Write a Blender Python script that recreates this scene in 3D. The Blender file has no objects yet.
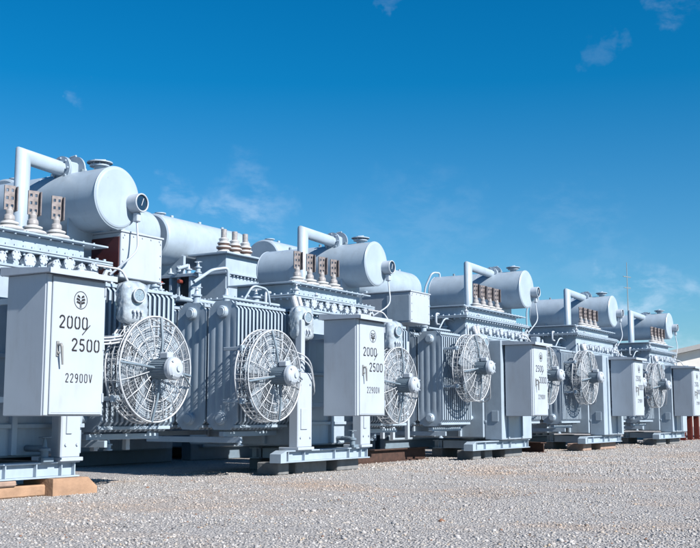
import bpy, bmesh, math, random
import numpy as np
from mathutils import Vector, Matrix, noise as mnoise
random.seed(7)
S = bpy.context.scene
COL = S.collection
R = math.radians

# ---------------------------------------------------------------- camera
cam = bpy.data.objects.new('camera', bpy.data.cameras.new('camera'))
COL.objects.link(cam); S.camera = cam
cam.location = (-6.36, -6.87, 0.71)
cam.rotation_euler = (R(90 + 7.5), 0, R(31.5 - 90))
cam.data.sensor_width = 36; cam.data.lens = 36 * 1080 / 700
cam.data.clip_end = 3000

# ---------------------------------------------------------------- light
SUN_EL, SUN_AZ = 36.0, 7.0          # azimuth measured from -Y towards -X
sd = Vector((-math.sin(R(SUN_AZ)) * math.cos(R(SUN_EL)), -math.cos(R(SUN_AZ)) * math.cos(R(SUN_EL)), math.sin(R(SUN_EL))))
sun = bpy.data.objects.new('sun', bpy.data.lights.new('sun', 'SUN'))
COL.objects.link(sun); sun.location = sd * 50
sun.rotation_euler = (-sd).to_track_quat('-Z', 'Y').to_euler()
sun.data.energy = 5.0; sun.data.angle = R(0.5); sun.data.color = (1.0, 0.93, 0.85)
S.view_settings.view_transform = 'Standard'; S.view_settings.look = 'None'
S.view_settings.exposure = 1.05; S.view_settings.gamma = 1; S.view_settings.use_curve_mapping = False

w = bpy.data.worlds.new('World'); S.world = w; w.use_nodes = True
N, L = w.node_tree.nodes, w.node_tree.links
N.clear()
out = N.new('ShaderNodeOutputWorld'); bg = N.new('ShaderNodeBackground'); L.new(bg.outputs[0], out.inputs[0])
sky = N.new('ShaderNodeTexSky'); sky.sky_type = 'NISHITA'; sky.sun_disc = False
sky.sun_elevation = R(SUN_EL); sky.sun_rotation = math.atan2(sd.x, sd.y)
sky.air_density = 1.0; sky.dust_density = 0.2; sky.ozone_density = 2.5
bg.inputs[1].default_value = 0.05
def wn(t, **k):
    n = N.new(t)
    for a, v in k.items(): setattr(n, a, v)
    return n
tc = wn('ShaderNodeTexCoord')
sep = wn('ShaderNodeSeparateXYZ'); L.new(tc.outputs['Generated'], sep.inputs[0])
# deep polarised blue: tint by elevation
tr = wn('ShaderNodeValToRGB'); L.new(sep.outputs[2], tr.inputs[0])
cr = tr.color_ramp
cr.elements[0].position = 0.0; cr.elements[0].color = (.72, .97, 1.15, 1)
cr.elements[1].position = 0.45; cr.elements[1].color = (0.0, 0.72, 1.14, 1)
e = cr.elements.new(0.12); e.color = (.42, .90, 1.16, 1)
e = cr.elements.new(0.30); e.color = (0.03, .76, 1.14, 1)
mul = wn('ShaderNodeMix', data_type='RGBA', blend_type='MULTIPLY'); mul.inputs[0].default_value = 1
L.new(sky.outputs[0], mul.inputs[6]); L.new(tr.outputs[0], mul.inputs[7])
# thin cirrus wisps, placed by direction in the sky
wz = wn('ShaderNodeTexNoise'); L.new(tc.outputs['Generated'], wz.inputs[0]); wz.inputs['Scale'].default_value = 16; wz.inputs['Detail'].default_value = 5; wz.inputs['Roughness'].default_value = .6
wa = wn('ShaderNodeVectorMath', operation='SUBTRACT'); L.new(wz.outputs['Color'], wa.inputs[0]); wa.inputs[1].default_value = (.5, .5, .5)
wb = wn('ShaderNodeVectorMath', operation='MULTIPLY_ADD'); L.new(wa.outputs[0], wb.inputs[0]); wb.inputs[1].default_value = (.16, .16, .09); L.new(tc.outputs['Generated'], wb.inputs[2])
wc = wn('ShaderNodeVectorMath', operation='NORMALIZE'); L.new(wb.outputs[0], wc.inputs[0])
def blob(d, r):
    d = Vector(d).normalized()
    dp = wn('ShaderNodeVectorMath', operation='DOT_PRODUCT'); L.new(wc.outputs[0], dp.inputs[0]); dp.inputs[1].default_value = d
    mr = wn('ShaderNodeMapRange', interpolation_type='SMOOTHSTEP'); L.new(dp.outputs['Value'], mr.inputs[0])
    mr.inputs[1].default_value = math.cos(R(r)); mr.inputs[2].default_value = 1.0
    return mr.outputs[0]
acc = None
for d, r, s in (((0.789, 0.599, 0.175), 3.6, 0.2), ((0.778, 0.616, 0.178), 2.0, 0.15), ((0.745, 0.663, 0.203), 1.6, 0.2), ((0.699, 0.716, 0.293), 0.9, 0.13), ((0.994, 0.283, 0.097), 3.4, 0.42), ((0.978, 0.306, 0.108), 2.2, 0.25), ((0.976, 0.240, 0.389), 1.6, 0.15), ((0.938, 0.314, 0.336), 1.1, 0.06), ((0.842, 0.461, 0.380), 0.8, 0.1), ((0.951, 0.338, 0.162), 4, 0.07), ((0.875, 0.460, 0.166), 5, 0.07),
                ((.2, .9, .35), 14, .7), ((.9, -.4, .3), 16, .7), ((-.5, .8, .3), 15, .7)):
    m = wn('ShaderNodeMath', operation='MULTIPLY'); L.new(blob(d, r), m.inputs[0]); m.inputs[1].default_value = s
    if acc is None: acc = m.outputs[0]
    else:
        a = wn('ShaderNodeMath', operation='ADD'); L.new(acc, a.inputs[0]); L.new(m.outputs[0], a.inputs[1]); acc = a.outputs[0]
mp = wn('ShaderNodeMapping'); mp.inputs['Scale'].default_value = (16, 16, 34); mp.inputs['Rotation'].default_value = (0.25, -0.3, 0)
L.new(tc.outputs['Generated'], mp.inputs[0])
nz = wn('ShaderNodeTexNoise'); L.new(mp.outputs[0], nz.inputs[0]); nz.inputs['Scale'].default_value = 1.3; nz.inputs['Detail'].default_value = 9; nz.inputs['Roughness'].default_value = .62; nz.inputs['Distortion'].default_value = .25
mr = wn('ShaderNodeMapRange', interpolation_type='SMOOTHSTEP'); L.new(nz.outputs[0], mr.inputs[0]); mr.inputs[1].default_value = .40; mr.inputs[2].default_value = .66
cm = wn('ShaderNodeMath', operation='MULTIPLY', use_clamp=True); L.new(acc, cm.inputs[0]); L.new(mr.outputs[0], cm.inputs[1])
mx = wn('ShaderNodeMix', data_type='RGBA'); L.new(cm.outputs[0], mx.inputs[0]); L.new(mul.outputs[2], mx.inputs[6]); mx.inputs[7].default_value = (6.6, 8.2, 10.2, 1)
L.new(mx.outputs[2], bg.inputs[0])

# ---------------------------------------------------------------- materials
ALB = .54
def mat(name, col, rough=.5, metal=0.0, var=.08, vscale=6.0, bump=0.0, bscale=40.0, dirt=None, dirt_amt=.0, dscale=3.0, spec=.5, coat=0.0, rust=0):
    m = bpy.data.materials.new(name); m.use_nodes = True
    col = [c * ALB for c in col]
    n, l = m.node_tree.nodes, m.node_tree.links
    b = n['Principled BSDF']; b.inputs['Roughness'].default_value = rough; b.inputs['Metallic'].default_value = metal
    b.inputs['Specular IOR Level'].default_value = spec
    b.inputs['Coat Weight'].default_value = coat
    t = n.new('ShaderNodeTexCoord')
    z = n.new('ShaderNodeTexNoise'); l.new(t.outputs['Object'], z.inputs[0]); z.inputs['Scale'].default_value = vscale; z.inputs['Detail'].default_value = 6
    mr_ = n.new('ShaderNodeMapRange'); l.new(z.outputs[0], mr_.inputs[0]); mr_.inputs[1].default_value = .3; mr_.inputs[2].default_value = .7
    mr_.inputs[3].default_value = 1 - var; mr_.inputs[4].default_value = 1 + var
    vm = n.new('ShaderNodeVectorMath'); vm.operation = 'SCALE'; vm.inputs[0].default_value = col[:3]; l.new(mr_.outputs[0], vm.inputs['Scale'])
    src = vm.outputs[0]
    if dirt:
        mp = n.new('ShaderNodeMapping'); mp.inputs['Scale'].default_value = (1, 1, .25); l.new(t.outputs['Object'], mp.inputs[0])
        z2 = n.new('ShaderNodeTexNoise'); l.new(mp.outputs[0], z2.inputs[0]); z2.inputs['Scale'].default_value = dscale * 3; z2.inputs['Detail'].default_value = 8; z2.inputs['Roughness'].default_value = .65
        r2 = n.new('ShaderNodeMapRange'); l.new(z2.outputs[0], r2.inputs[0]); r2.inputs[1].default_value = .52; r2.inputs[2].default_value = .72
        r2.inputs[3].default_value = 0; r2.inputs[4].default_value = dirt_amt
        mx = n.new('ShaderNodeMix'); mx.data_type = 'RGBA'; l.new(r2.outputs[0], mx.inputs[0]); l.new(src, mx.inputs[6]); mx.inputs[7].default_value = (*dirt, 1)
        src = mx.outputs[2]
    if dirt and rust:
        z4 = n.new('ShaderNodeTexNoise'); l.new(t.outputs['Object'], z4.inputs[0]); z4.inputs['Scale'].default_value = 11; z4.inputs['Detail'].default_value = 10; z4.inputs['Roughness'].default_value = .75
        r4 = n.new('ShaderNodeMapRange'); l.new(z4.outputs[0], r4.inputs[0]); r4.inputs[1].default_value = .66; r4.inputs[2].default_value = .74; r4.inputs[4].default_value = rust
        m4 = n.new('ShaderNodeMix'); m4.data_type = 'RGBA'; l.new(r4.outputs[0], m4.inputs[0]); l.new(src, m4.inputs[6]); m4.inputs[7].default_value = (.11, .07, .05, 1); src = m4.outputs[2]
    l.new(src, b.inputs['Base Color'])
    rr = n.new('ShaderNodeMapRange'); l.new(z.outputs[0], rr.inputs[0]); rr.inputs[3].default_value = rough * .8; rr.inputs[4].default_value = min(1, rough * 1.25)
    l.new(rr.outputs[0], b.inputs['Roughness'])
    if bump:
        z3 = n.new('ShaderNodeTexNoise'); l.new(t.outputs['Object'], z3.inputs[0]); z3.inputs['Scale'].default_value = bscale; z3.inputs['Detail'].default_value = 4
        bp = n.new('ShaderNodeBump'); bp.inputs['Strength'].default_value = bump; bp.inputs['Distance'].default_value = .01; l.new(z3.outputs[0], bp.inputs['Height']); l.new(bp.outputs[0], b.inputs['Normal'])
    return m
PAINT = mat('paint_blue_grey', (.49, .62, .76), .36, var=.08, vscale=4, bump=.15, bscale=9, dirt=(.20, .235, .27), dirt_amt=.42, rust=.55)
PAINT_L = mat('paint_light_grey', (.57, .665, .785), .45, var=.04, vscale=3, bump=.08, bscale=7, dirt=(.22, .235, .25), dirt_amt=.26, rust=.3)
PAINT_D = mat('paint_shaded', (.22, .31, .40), .5, var=.1, dirt=(.12, .14, .16), dirt_amt=.4)  # darker copy of the body paint, shade put into colour for motors and rear beams
WIRE2 = mat('fine_wire', (.50, .565, .64), .4, var=.2, vscale=30)
WIRE = mat('wire_galvanised', (.64, .70, .775), .35, var=.12, vscale=30)
PORC = mat('porcelain_white', (.78, .81, .84), .15, var=.02)
BROWN = mat('brown_insulator', (.20, .11, .085), .25, var=.15, vscale=20)
COPPER = mat('tinned_copper', (.25, .225, .235), .5, metal=.2, var=.35, vscale=22)
STEM = mat('weathered_stem', (.43, .43, .45), .4, var=.2, vscale=25)
BLACK = mat('stencil_black', (.018, .018, .022), .6, var=.05)
DARK = mat('gap_shade', (.03, .035, .045), .7)  # near-black colour standing in for shade inside holes and pockets
RUBBER = mat('seal_rubber', (.04, .045, .05), .7)
DIAL = mat('dial_face', (.30, .42, .52), .25, var=.25, vscale=60)
GLASS = mat('gauge_glass', (.02, .05, .10), .06, var=.02)
PLASTIC = mat('plastic_wrap', (.50, .60, .70), .12, var=.3, vscale=14, bump=1.0, bscale=16, coat=.8)
RED = mat('red_oxide', (.24, .035, .022), .7, var=.25, vscale=12, dirt=(.08, .02, .015), dirt_amt=.6)
DKRED = mat('dark_red_paint', (.10, .02, .025), .5, var=.2)
RUST = mat('rusty_steel', (.08, .04, .03), .85, var=.35, vscale=14, bump=.4, bscale=60)
WOOD = mat('orange_timber', (.50, .32, .21), .8, var=.2, vscale=7, bump=.5, bscale=30, dirt=(.24, .15, .1), dirt_amt=.5)
WOODG = mat('grey_timber', (.26, .275, .29), .85, var=.2, vscale=9, bump=.5, bscale=30, dirt=(.16, .15, .14), dirt_amt=.5)
WOODP = mat('pinkish_timber', (.46, .33, .27), .85, var=.2, vscale=9, bump=.5, bscale=30)
CONC = mat('warm_white_wall', (1.15, 1.13, 1.08), .9, var=.05, vscale=2)
ROOF = mat('pale_roof_sheet', (.55, .56, .57), .6, var=.05)
WIN = mat('window_glass', (.05, .07, .09), .1)
STEEL = mat('galvanised_mast', (.35, .37, .38), .5)

# ---------------------------------------------------------------- mesh builder
class MB:
    def __init__(s): s.v = []; s.f = []; s.s = []
    def add(s, vs, fs, smooth=False, M=None):
        o = len(s.v)
        s.v += [tuple(M @ Vector(p)) if M else tuple(p) for p in vs]
        for f in fs: s.f.append([i + o for i in f]); s.s.append(smooth)
        return s
    def box(s, x0, y0, z0, x1, y1, z1, b=0.006, M=None):
        b = min(b, abs(x1 - x0) * .4, abs(y1 - y0) * .4, abs(z1 - z0) * .4)
        c = ((x0 + x1) / 2, (y0 + y1) / 2, (z0 + z1) / 2); h = (abs(x1 - x0) / 2, abs(y1 - y0) / 2, abs(z1 - z0) / 2)
        vs = []; idx = {}
        for sx in (-1, 1):
            for sy in (-1, 1):
                for sz in (-1, 1):
                    sg = (sx, sy, sz)
                    for a in range(3):
                        p = [c[k] + sg[k] * (h[k] - (0 if k == a else b)) for k in range(3)]
                        idx[(sg, a)] = len(vs); vs.append(p)
        fs = []
        for a in range(3):
            o = [k for k in range(3) if k != a]
            for sa in (-1, 1):
                q = []
                for t in ((-1, -1), (1, -1), (1, 1), (-1, 1)):
                    g = [0, 0, 0]; g[a] = sa; g[o[0]] = t[0]; g[o[1]] = t[1]; q.append(idx[(tuple(g), a)])
                fs.append(q)
            for t in ((-1, -1), (1, -1), (1, 1), (-1, 1)):       # edges parallel to axis a
                g0 = [0, 0, 0]; g1 = [0, 0, 0]
                g0[o[0]] = g1[o[0]] = t[0]; g0[o[1]] = g1[o[1]] = t[1]; g0[a] = -1; g1[a] = 1
                fs.append([idx[(tuple(g0), o[0])], idx[(tuple(g1), o[0])], idx[(tuple(g1), o[1])], idx[(tuple(g0), o[1])]])
        for sx in (-1, 1):
            for sy in (-1, 1):
                for sz in (-1, 1): fs.append([idx[((sx, sy, sz), a)] for a in range(3)])
        return s.add(vs, fs, False, M)
    def tube(s, pts, r, n=10, caps=True, closed=False, smooth=True):
        P = [Vector(p) for p in pts]; m = len(P)
        rr = r if isinstance(r, (list, tuple)) else [r] * m
        d0 = (P[1] - P[0]).normalized()
        up = Vector((0, 0, 1)) if abs(d0.z) < .9 else Vector((1, 0, 0))
        a = d0.cross(up).normalized(); b = d0.cross(a).normalized()
        vs = []; dprev = d0
        for i in range(m):
            din = (P[i] - P[i - 1]).normalized() if (i > 0 or closed) else d0
            dout = (P[(i + 1) % m] - P[i]).normalized() if (i < m - 1 or closed) else din
            if i > 0:
                q = dprev.rotation_difference(din); a = q @ a; b = q @ b
            dprev = din
            nn = din + dout
            if nn.length < 1e-6: nn = din
            for k in range(n):
                t = 2 * math.pi * k / n
                o = (a * math.cos(t) + b * math.sin(t)) * rr[i]
                den = din.dot(nn)
                vs.append(P[i] + o - din * (o.dot(nn) / den if abs(den) > .15 else 0))
        fs = []
        for i in range(m if closed else m - 1):
            j = (i + 1) % m
            for k in range(n):
                k2 = (k + 1) % n; fs.append([i * n + k, i * n + k2, j * n + k2, j * n + k])
        s.add(vs, fs, smooth)
        if caps and not closed: s.add([vs[k] for k in range(n)][::-1] + [vs[(m - 1) * n + k] for k in range(n)], [list(range(n)), list(range(n, 2 * n))])
        return s
    def lathe(s, prof, o, ax, n=24, smooth=True, flat=()):
        # prof: (distance along axis, radius); flat: no
        ax = Vector(ax).normalized(); o = Vector(o)
        up = Vector((0, 0, 1)) if abs(ax.z) < .9 else Vector((1, 0, 0))
        a = ax.cross(up).normalized(); b = a.cross(ax).normalized()
        for (h0, r0), (h1, r1) in zip(prof, prof[1:]):      # separate bands keep the creases crisp
            vs = []
            for h, r in ((h0, r0), (h1, r1)):
                for k in range(n):
                    t = 2 * math.pi * k / n; vs.append(o + ax * h + (a * math.cos(t) + b * math.sin(t)) * max(r, 1e-4))
            s.add(vs, [[k, (k + 1) % n, n + (k + 1) % n, n + k] for k in range(n)], smooth)
        return s
    def cyl(s, p0, p1, r, n=16, bev=.004):
        p0, p1 = Vector(p0), Vector(p1); h = (p1 - p0).length; bev = min(bev, r * .4, h * .4)
        return s.lathe([(0, 0), (0, r - bev), (bev, r), (h - bev, r), (h, r - bev), (h, 0)], p0, p1 - p0, n)
    def ring(s, c, ax, R_, r, n=40, k=6):
        ax = Vector(ax).normalized(); up = Vector((0, 0, 1)) if abs(ax.z) < .9 else Vector((1, 0, 0))
        a = ax.cross(up).normalized(); b = a.cross(ax); c = Vector(c)
        return s.tube([c + (a * math.cos(2 * math.pi * i / n) + b * math.sin(2 * math.pi * i / n)) * R_ for i in range(n)], r, k, closed=True)
    def bolt(s, p, ax, r=.014, h=.014):
        return s.lathe([(0, r), (h, r), (h, 0)], p, ax, 6, smooth=False)
    def prism(s, poly, fn, d0, d1):
        n = len(poly); vs = [fn(x, y, d0) for x, y in poly] + [fn(x, y, d1) for x, y in poly]
        return s.add(vs, [list(range(n)), list(range(2 * n - 1, n - 1, -1))] + [[i, (i + 1) % n, n + (i + 1) % n, n + i] for i in range(n)])
    def mesh(s, name, m):
        me = bpy.data.meshes.new(name); me.from_pydata([tuple(p) for p in s.v], [], s.f); me.update()
        me.polygons.foreach_set('use_smooth', s.s); me.materials.append(m)
        bm = bmesh.new(); bm.from_mesh(me); bmesh.ops.recalc_face_normals(bm, faces=bm.faces); bm.to_mesh(me); bm.free()
        return me
    def obj(s, name, m, parent=None): return link(name, s.mesh(name, m), parent)
    def cut(s, name, m, parent):      # close the current piece as an object of its own and start the next
        o = s.obj(name, m, parent); s.v = []; s.f = []; s.s = []; return o
def link(name, me, parent=None, loc=None, rz=0):
    o = bpy.data.objects.new(name, me); COL.objects.link(o)
    if parent: o.parent = parent
    if loc: o.location = loc
    if rz: o.rotation_euler.z = rz
    return o
def thing(name, label, cat, loc, group=None):
    o = bpy.data.objects.new(name, None); COL.objects.link(o); o.location = loc; o['label'] = label; o['category'] = cat
    o.empty_display_size = .3
    if group: o['group'] = group
    return o
def tag(o, label, cat, group=None):
    o['label'] = label; o['category'] = cat
    if group: o['group'] = group
    return o
def fillet(pts, r, n=5):
    P = [Vector(p) for p in pts]; res = [P[0]]
    for i in range(1, len(P) - 1):
        a = (P[i - 1] - P[i]); b = (P[i + 1] - P[i]); q = min(r, a.length * .49, b.length * .49)
        p0 = P[i] + a.normalized() * q; p1 = P[i] + b.normalized() * q
        for k in range(n + 1):
            t = k / n; res.append((1 - t) ** 2 * p0 + 2 * t * (1 - t) * P[i] + t * t * p1)
    res.append(P[-1]); return res

# ---------------------------------------------------------------- shared meshes
RH, RW = 1.52, 0.44
def radiator_mesh(nf=15, pitch=.074):
    b = MB(); zs = [0, .05, .10, .15, .20, .27, .34, RH / 2, RH - .34, RH - .27, RH - .20, RH - .15, RH - .10, RH - .05, RH]
    NY = 33
    vs = []; 
    for side in (-1, 1):
        for z in zs:
            e = min(z, RH - z); ch = max(0, .10 - e)
            y0, y1 = ch, RW - ch
            fade = max(0, min(1, (e - .17) / .10))
            for k in range(NY):
                u = k / (NY - 1)
                fl = abs(math.sin(u * math.pi * 4)) ** .7
                th = (.0165 if u in (0, 1) else .006 + .009 * fl * fade + .008 * (1 - fade)) * (1 if 0 < e else .8)
                vs.append((side * th, y0 + u * (y1 - y0), z))
    nz_ = len(zs); fs = []
    for sd_ in (0, 1):
        for i in range(nz_ - 1):
            for k in range(NY - 1):
                a = sd_ * nz_ * NY + i * NY + k; fs.append([a, a + 1, a + NY + 1, a + NY])
    o2 = nz_ * NY; rim = [k for k in range(NY)] + [i * NY + NY - 1 for i in range(1, nz_)] + [(nz_ - 1) * NY + k for k in range(NY - 2, -1, -1)] + [i * NY for i in range(nz_ - 2, 0, -1)]
    rf = []
    for i, a in enumerate(rim):
        c = rim[(i + 1) % len(rim)]; rf.append([a, c, c + o2, a + o2])
    for j in range(nf):
        pv = [(x + j * pitch + .02, y, z) for x, y, z in vs]; b.add(pv, fs, True)
        ri = sorted(set(q for f in rf for q in f)); mp_ = {q: k for k, q in enumerate(ri)}; b.add([pv[q] for q in ri], [[mp_[q] for q in f] for f in rf], False)
    L_ = (nf - 1) * pitch + .04
    for y in (.04, RW - .04):
        for z in (.04, RH - .04):
            b.box(0.0, y - .018, z - .018, L_, y + .018, z + .018, .004)
    return b.mesh('radiator', PAINT), L_
RAD, RL = radiator_mesh()
def header_mesh(z, back):
    b = MB(); y = RW / 2
    b.cyl((0.03, y, z), (RL + .16, y, z), .042, 14)
    b.lathe([(0, 0), (0, .066), (.012, .074), (.05, .074), (.06, .066), (.06, 0)], (-.045, y, z), (1, 0, 0), 28)
    b.lathe([(0, 0), (0, .05), (.008, .056), (.014, .056)], (-.055, y, z), (1, 0, 0), 28)
    b.lathe([(0, 0), (0, .085), (.02, .085), (.02, 0)], (RL + .10, y, z), (1, 0, 0), 20)
    return b.mesh('header_pipe', PAINT)
HD_T, HD_B = header_mesh(RH - .13, 0), header_mesh(.13, 0)

def fan_meshes():
    ax = (0, 1, 0); g = MB(); RO = .53; D = .18
    for r, t in ((RO, .010), (.43, .006), (.33, .006), (.235, .006), (.15, .007)): g.ring((0, 0 if r < RO else .0, 0), ax, r, t, 56, 6)
    g.ring((0, .03, 0), ax, RO + .006, .005, 56, 5); g.ring((0, .10, 0), ax, RO + .008, .004, 56, 5); g.ring((0, D, 0), ax, RO + .01, .011, 56, 6)
    for k in range(16):
        a = 2 * math.pi * k / 16 + .1; c, s = math.cos(a), math.sin(a)
        g.tube([(.13 * c, -.02, .13 * s), (.34 * c, -.028, .34 * s), (RO * c, 0, RO * s), ((RO + .01) * c, D, (RO + .01) * s)], .0055, 5)
    for k in range(48):
        a = 2 * math.pi * k / 48; c, s = math.cos(a), math.sin(a)
        g.tube([(RO * c, .01, RO * s), ((RO + .01) * c, D, (RO + .01) * s)], .003, 4)
    guard = g.mesh('fan_guard', WIRE)
    q = MB()
    rr = .17
    while rr < RO - .01:
        rnd = random.Random(int(rr * 1000)); q.ring((0, .006 + rnd.uniform(-.004, .004), 0), ax, rr, .0026, 44, 4); rr += .021
    for k in range(64):
        a = 2 * math.pi * (k + .3) / 64; c, s = math.cos(a), math.sin(a)
        q.tube([(.25 * c, .01, .25 * s), (.5 * c, .01, .5 * s)], .0024, 4)
    rr = .12
    while rr < RO:
        q.ring((0, D - .02, 0), ax, rr, .003, 44, 4); rr += .034
    for k in range(40):
        a = 2 * math.pi * k / 40; q.tube([(.1 * math.cos(a), D - .02, .1 * math.sin(a)), (RO * math.cos(a), D - .01, RO * math.sin(a))], .0028, 4)
    mesh_ = q.mesh('wire_mesh', WIRE2)
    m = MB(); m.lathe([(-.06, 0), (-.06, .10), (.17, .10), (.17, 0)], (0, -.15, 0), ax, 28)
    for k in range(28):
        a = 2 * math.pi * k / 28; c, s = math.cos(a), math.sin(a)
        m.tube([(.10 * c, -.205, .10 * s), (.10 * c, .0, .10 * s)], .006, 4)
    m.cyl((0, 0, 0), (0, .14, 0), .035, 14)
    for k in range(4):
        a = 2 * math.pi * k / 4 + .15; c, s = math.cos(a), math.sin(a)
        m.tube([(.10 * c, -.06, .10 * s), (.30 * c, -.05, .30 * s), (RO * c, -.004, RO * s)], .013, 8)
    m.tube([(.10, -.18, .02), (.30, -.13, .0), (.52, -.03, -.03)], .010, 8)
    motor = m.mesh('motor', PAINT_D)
    cp = MB(); cp.lathe([(0, 0), (0, .055), (.01, .085), (.03, .108), (.05, .116), (.09, .116), (.09, .10)], (0, -.29, 0), ax, 30)
    for k in range(4):
        a = math.pi / 4 + k * math.pi / 2; cp.bolt((.095 * math.cos(a), -.265, .095 * math.sin(a)), (0, -1, 0), .011, .02)
    cp.lathe([(0, 0), (0, .03), (.015, .03)], (0, -.305, 0), ax, 16)
    cp.box(-.05, -.19, .10, .04, -.08, .165, .01)
    cap = cp.mesh('motor_cap', PAINT_L)
    bl = MB()
    for k in range(5):
        a0 = 2 * math.pi * k / 5; vs = []
        for i in range(7):
            t = i / 6; r = .08 + t * .41; wd = .10 + .20 * math.sin(min(1, t * 1.15) * math.pi * .62); pitch_ = R(38 - 20 * t)
            for j in range(5):
                u = (j / 4 - .5); ang = a0 + u * wd / r * math.cos(pitch_) + t * .25
                for s_ in (0, 1): vs.append((r * math.cos(ang), .09 + u * wd * math.sin(pitch_) * .5 + .004 * s_ - .012 * (1 - 4 * u * u), r * math.sin(ang)))
        fs = []
        for i in range(6):
            for j in range(4):
                for s_ in (0, 1):
                    a = (i * 5 + j) * 2 + s_; fs.append([a, a + 2, a + 12, a + 10])
        bl.add(vs, fs, True)
    bl.cyl((0, .04, 0), (0, .15, 0), .085, 20)
    blades = bl.mesh('blade_set', PAINT)
    brs = []
    for sx in (-1, 1):
        for z in (-.30, .30):
            br = MB(); brs.append(br)
            br.box(sx * .43 - .02, D - .02, z - .02, sx * .43 + .02, D + .24, z + .02, .004)
            br.box(sx * .43 - .045, D - .05, z - .035, sx * .43 + .045, D - .015, z + .035, .004)
            br.bolt((sx * .43 - .02, D - .05, z), (0, -1, 0), .012, .03); br.bolt((sx * .43 + .02, D - .05, z), (0, -1, 0), .012, .03)
    brk = [q_.mesh('fan_bracket', PAINT) for q_ in brs]
    return guard, mesh_, motor, cap, blades, brk
FAN = fan_meshes()

# ---- stencil lettering: strokes on a 0..1 x 0..1.7 cell
def arc(cx, cy, rx, ry, a0, a1, n=8): return [(cx + rx * math.cos(R(a0 + (a1 - a0) * i / n)), cy + ry * math.sin(R(a0 + (a1 - a0) * i / n))) for i in range(n + 1)]
G = {
 '0': [arc(.5, 1.25, .4, .4, 80, 180) [2:] + arc(.5, .45, .4, .4, 180, 260), arc(.5, 1.25, .4, .4, 70, 0) + arc(.5, .45, .4, .4, 0, -80)],
 '2': [arc(.5, 1.25, .4, .4, 170, -20) + [(.62, .75), (.12, .1)], [(.12, .07), (.9, .07)]],
 '5': [[(.85, 1.6), (.2, 1.6)], [(.2, 1.5), (.16, .95)], [(.2, .95)] + arc(.48, .52, .4, .46, 110, -150)],
 '3': [arc(.45, 1.25, .4, .36, 150, -75), arc(.45, .5, .43, .43, 75, -150)],
 '9': [arc(.5, 1.2, .38, .42, 0, 360, 14), [(.88, 1.15), (.84, .6), (.6, .1), (.25, .08)]],
 'V': [[(.08, 1.6), (.46, .08)], [(.54, .08), (.92, 1.6)]],
}
def strokes(b, text, x, z, w_, h, adv, th, y=-.0015):
    for ch in text:
        for st in G[ch]:
            P = [Vector((x + p[0] * w_, z + p[1] / 1.66 * h)) for p in st]
            for i in range(len(P) - 1):
                d = P[i + 1] - P[i]
                if d.length < 1e-6: continue
                d.normalize(); nrm = Vector((-d.y, d.x)) * th / 2; e = d * th * .18
                q = [P[i] - e + nrm, P[i] - e - nrm, P[i + 1] + e - nrm, P[i + 1] + e + nrm]
                yy = y - .00003 * (i % 2); b.prism([tuple(t) for t in q], lambda a, c, dd: (a, dd, c), yy, yy + .0014 - .00001 * (i % 3))
        x += adv
CW, CD, CH = .69, .50, 1.20
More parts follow.
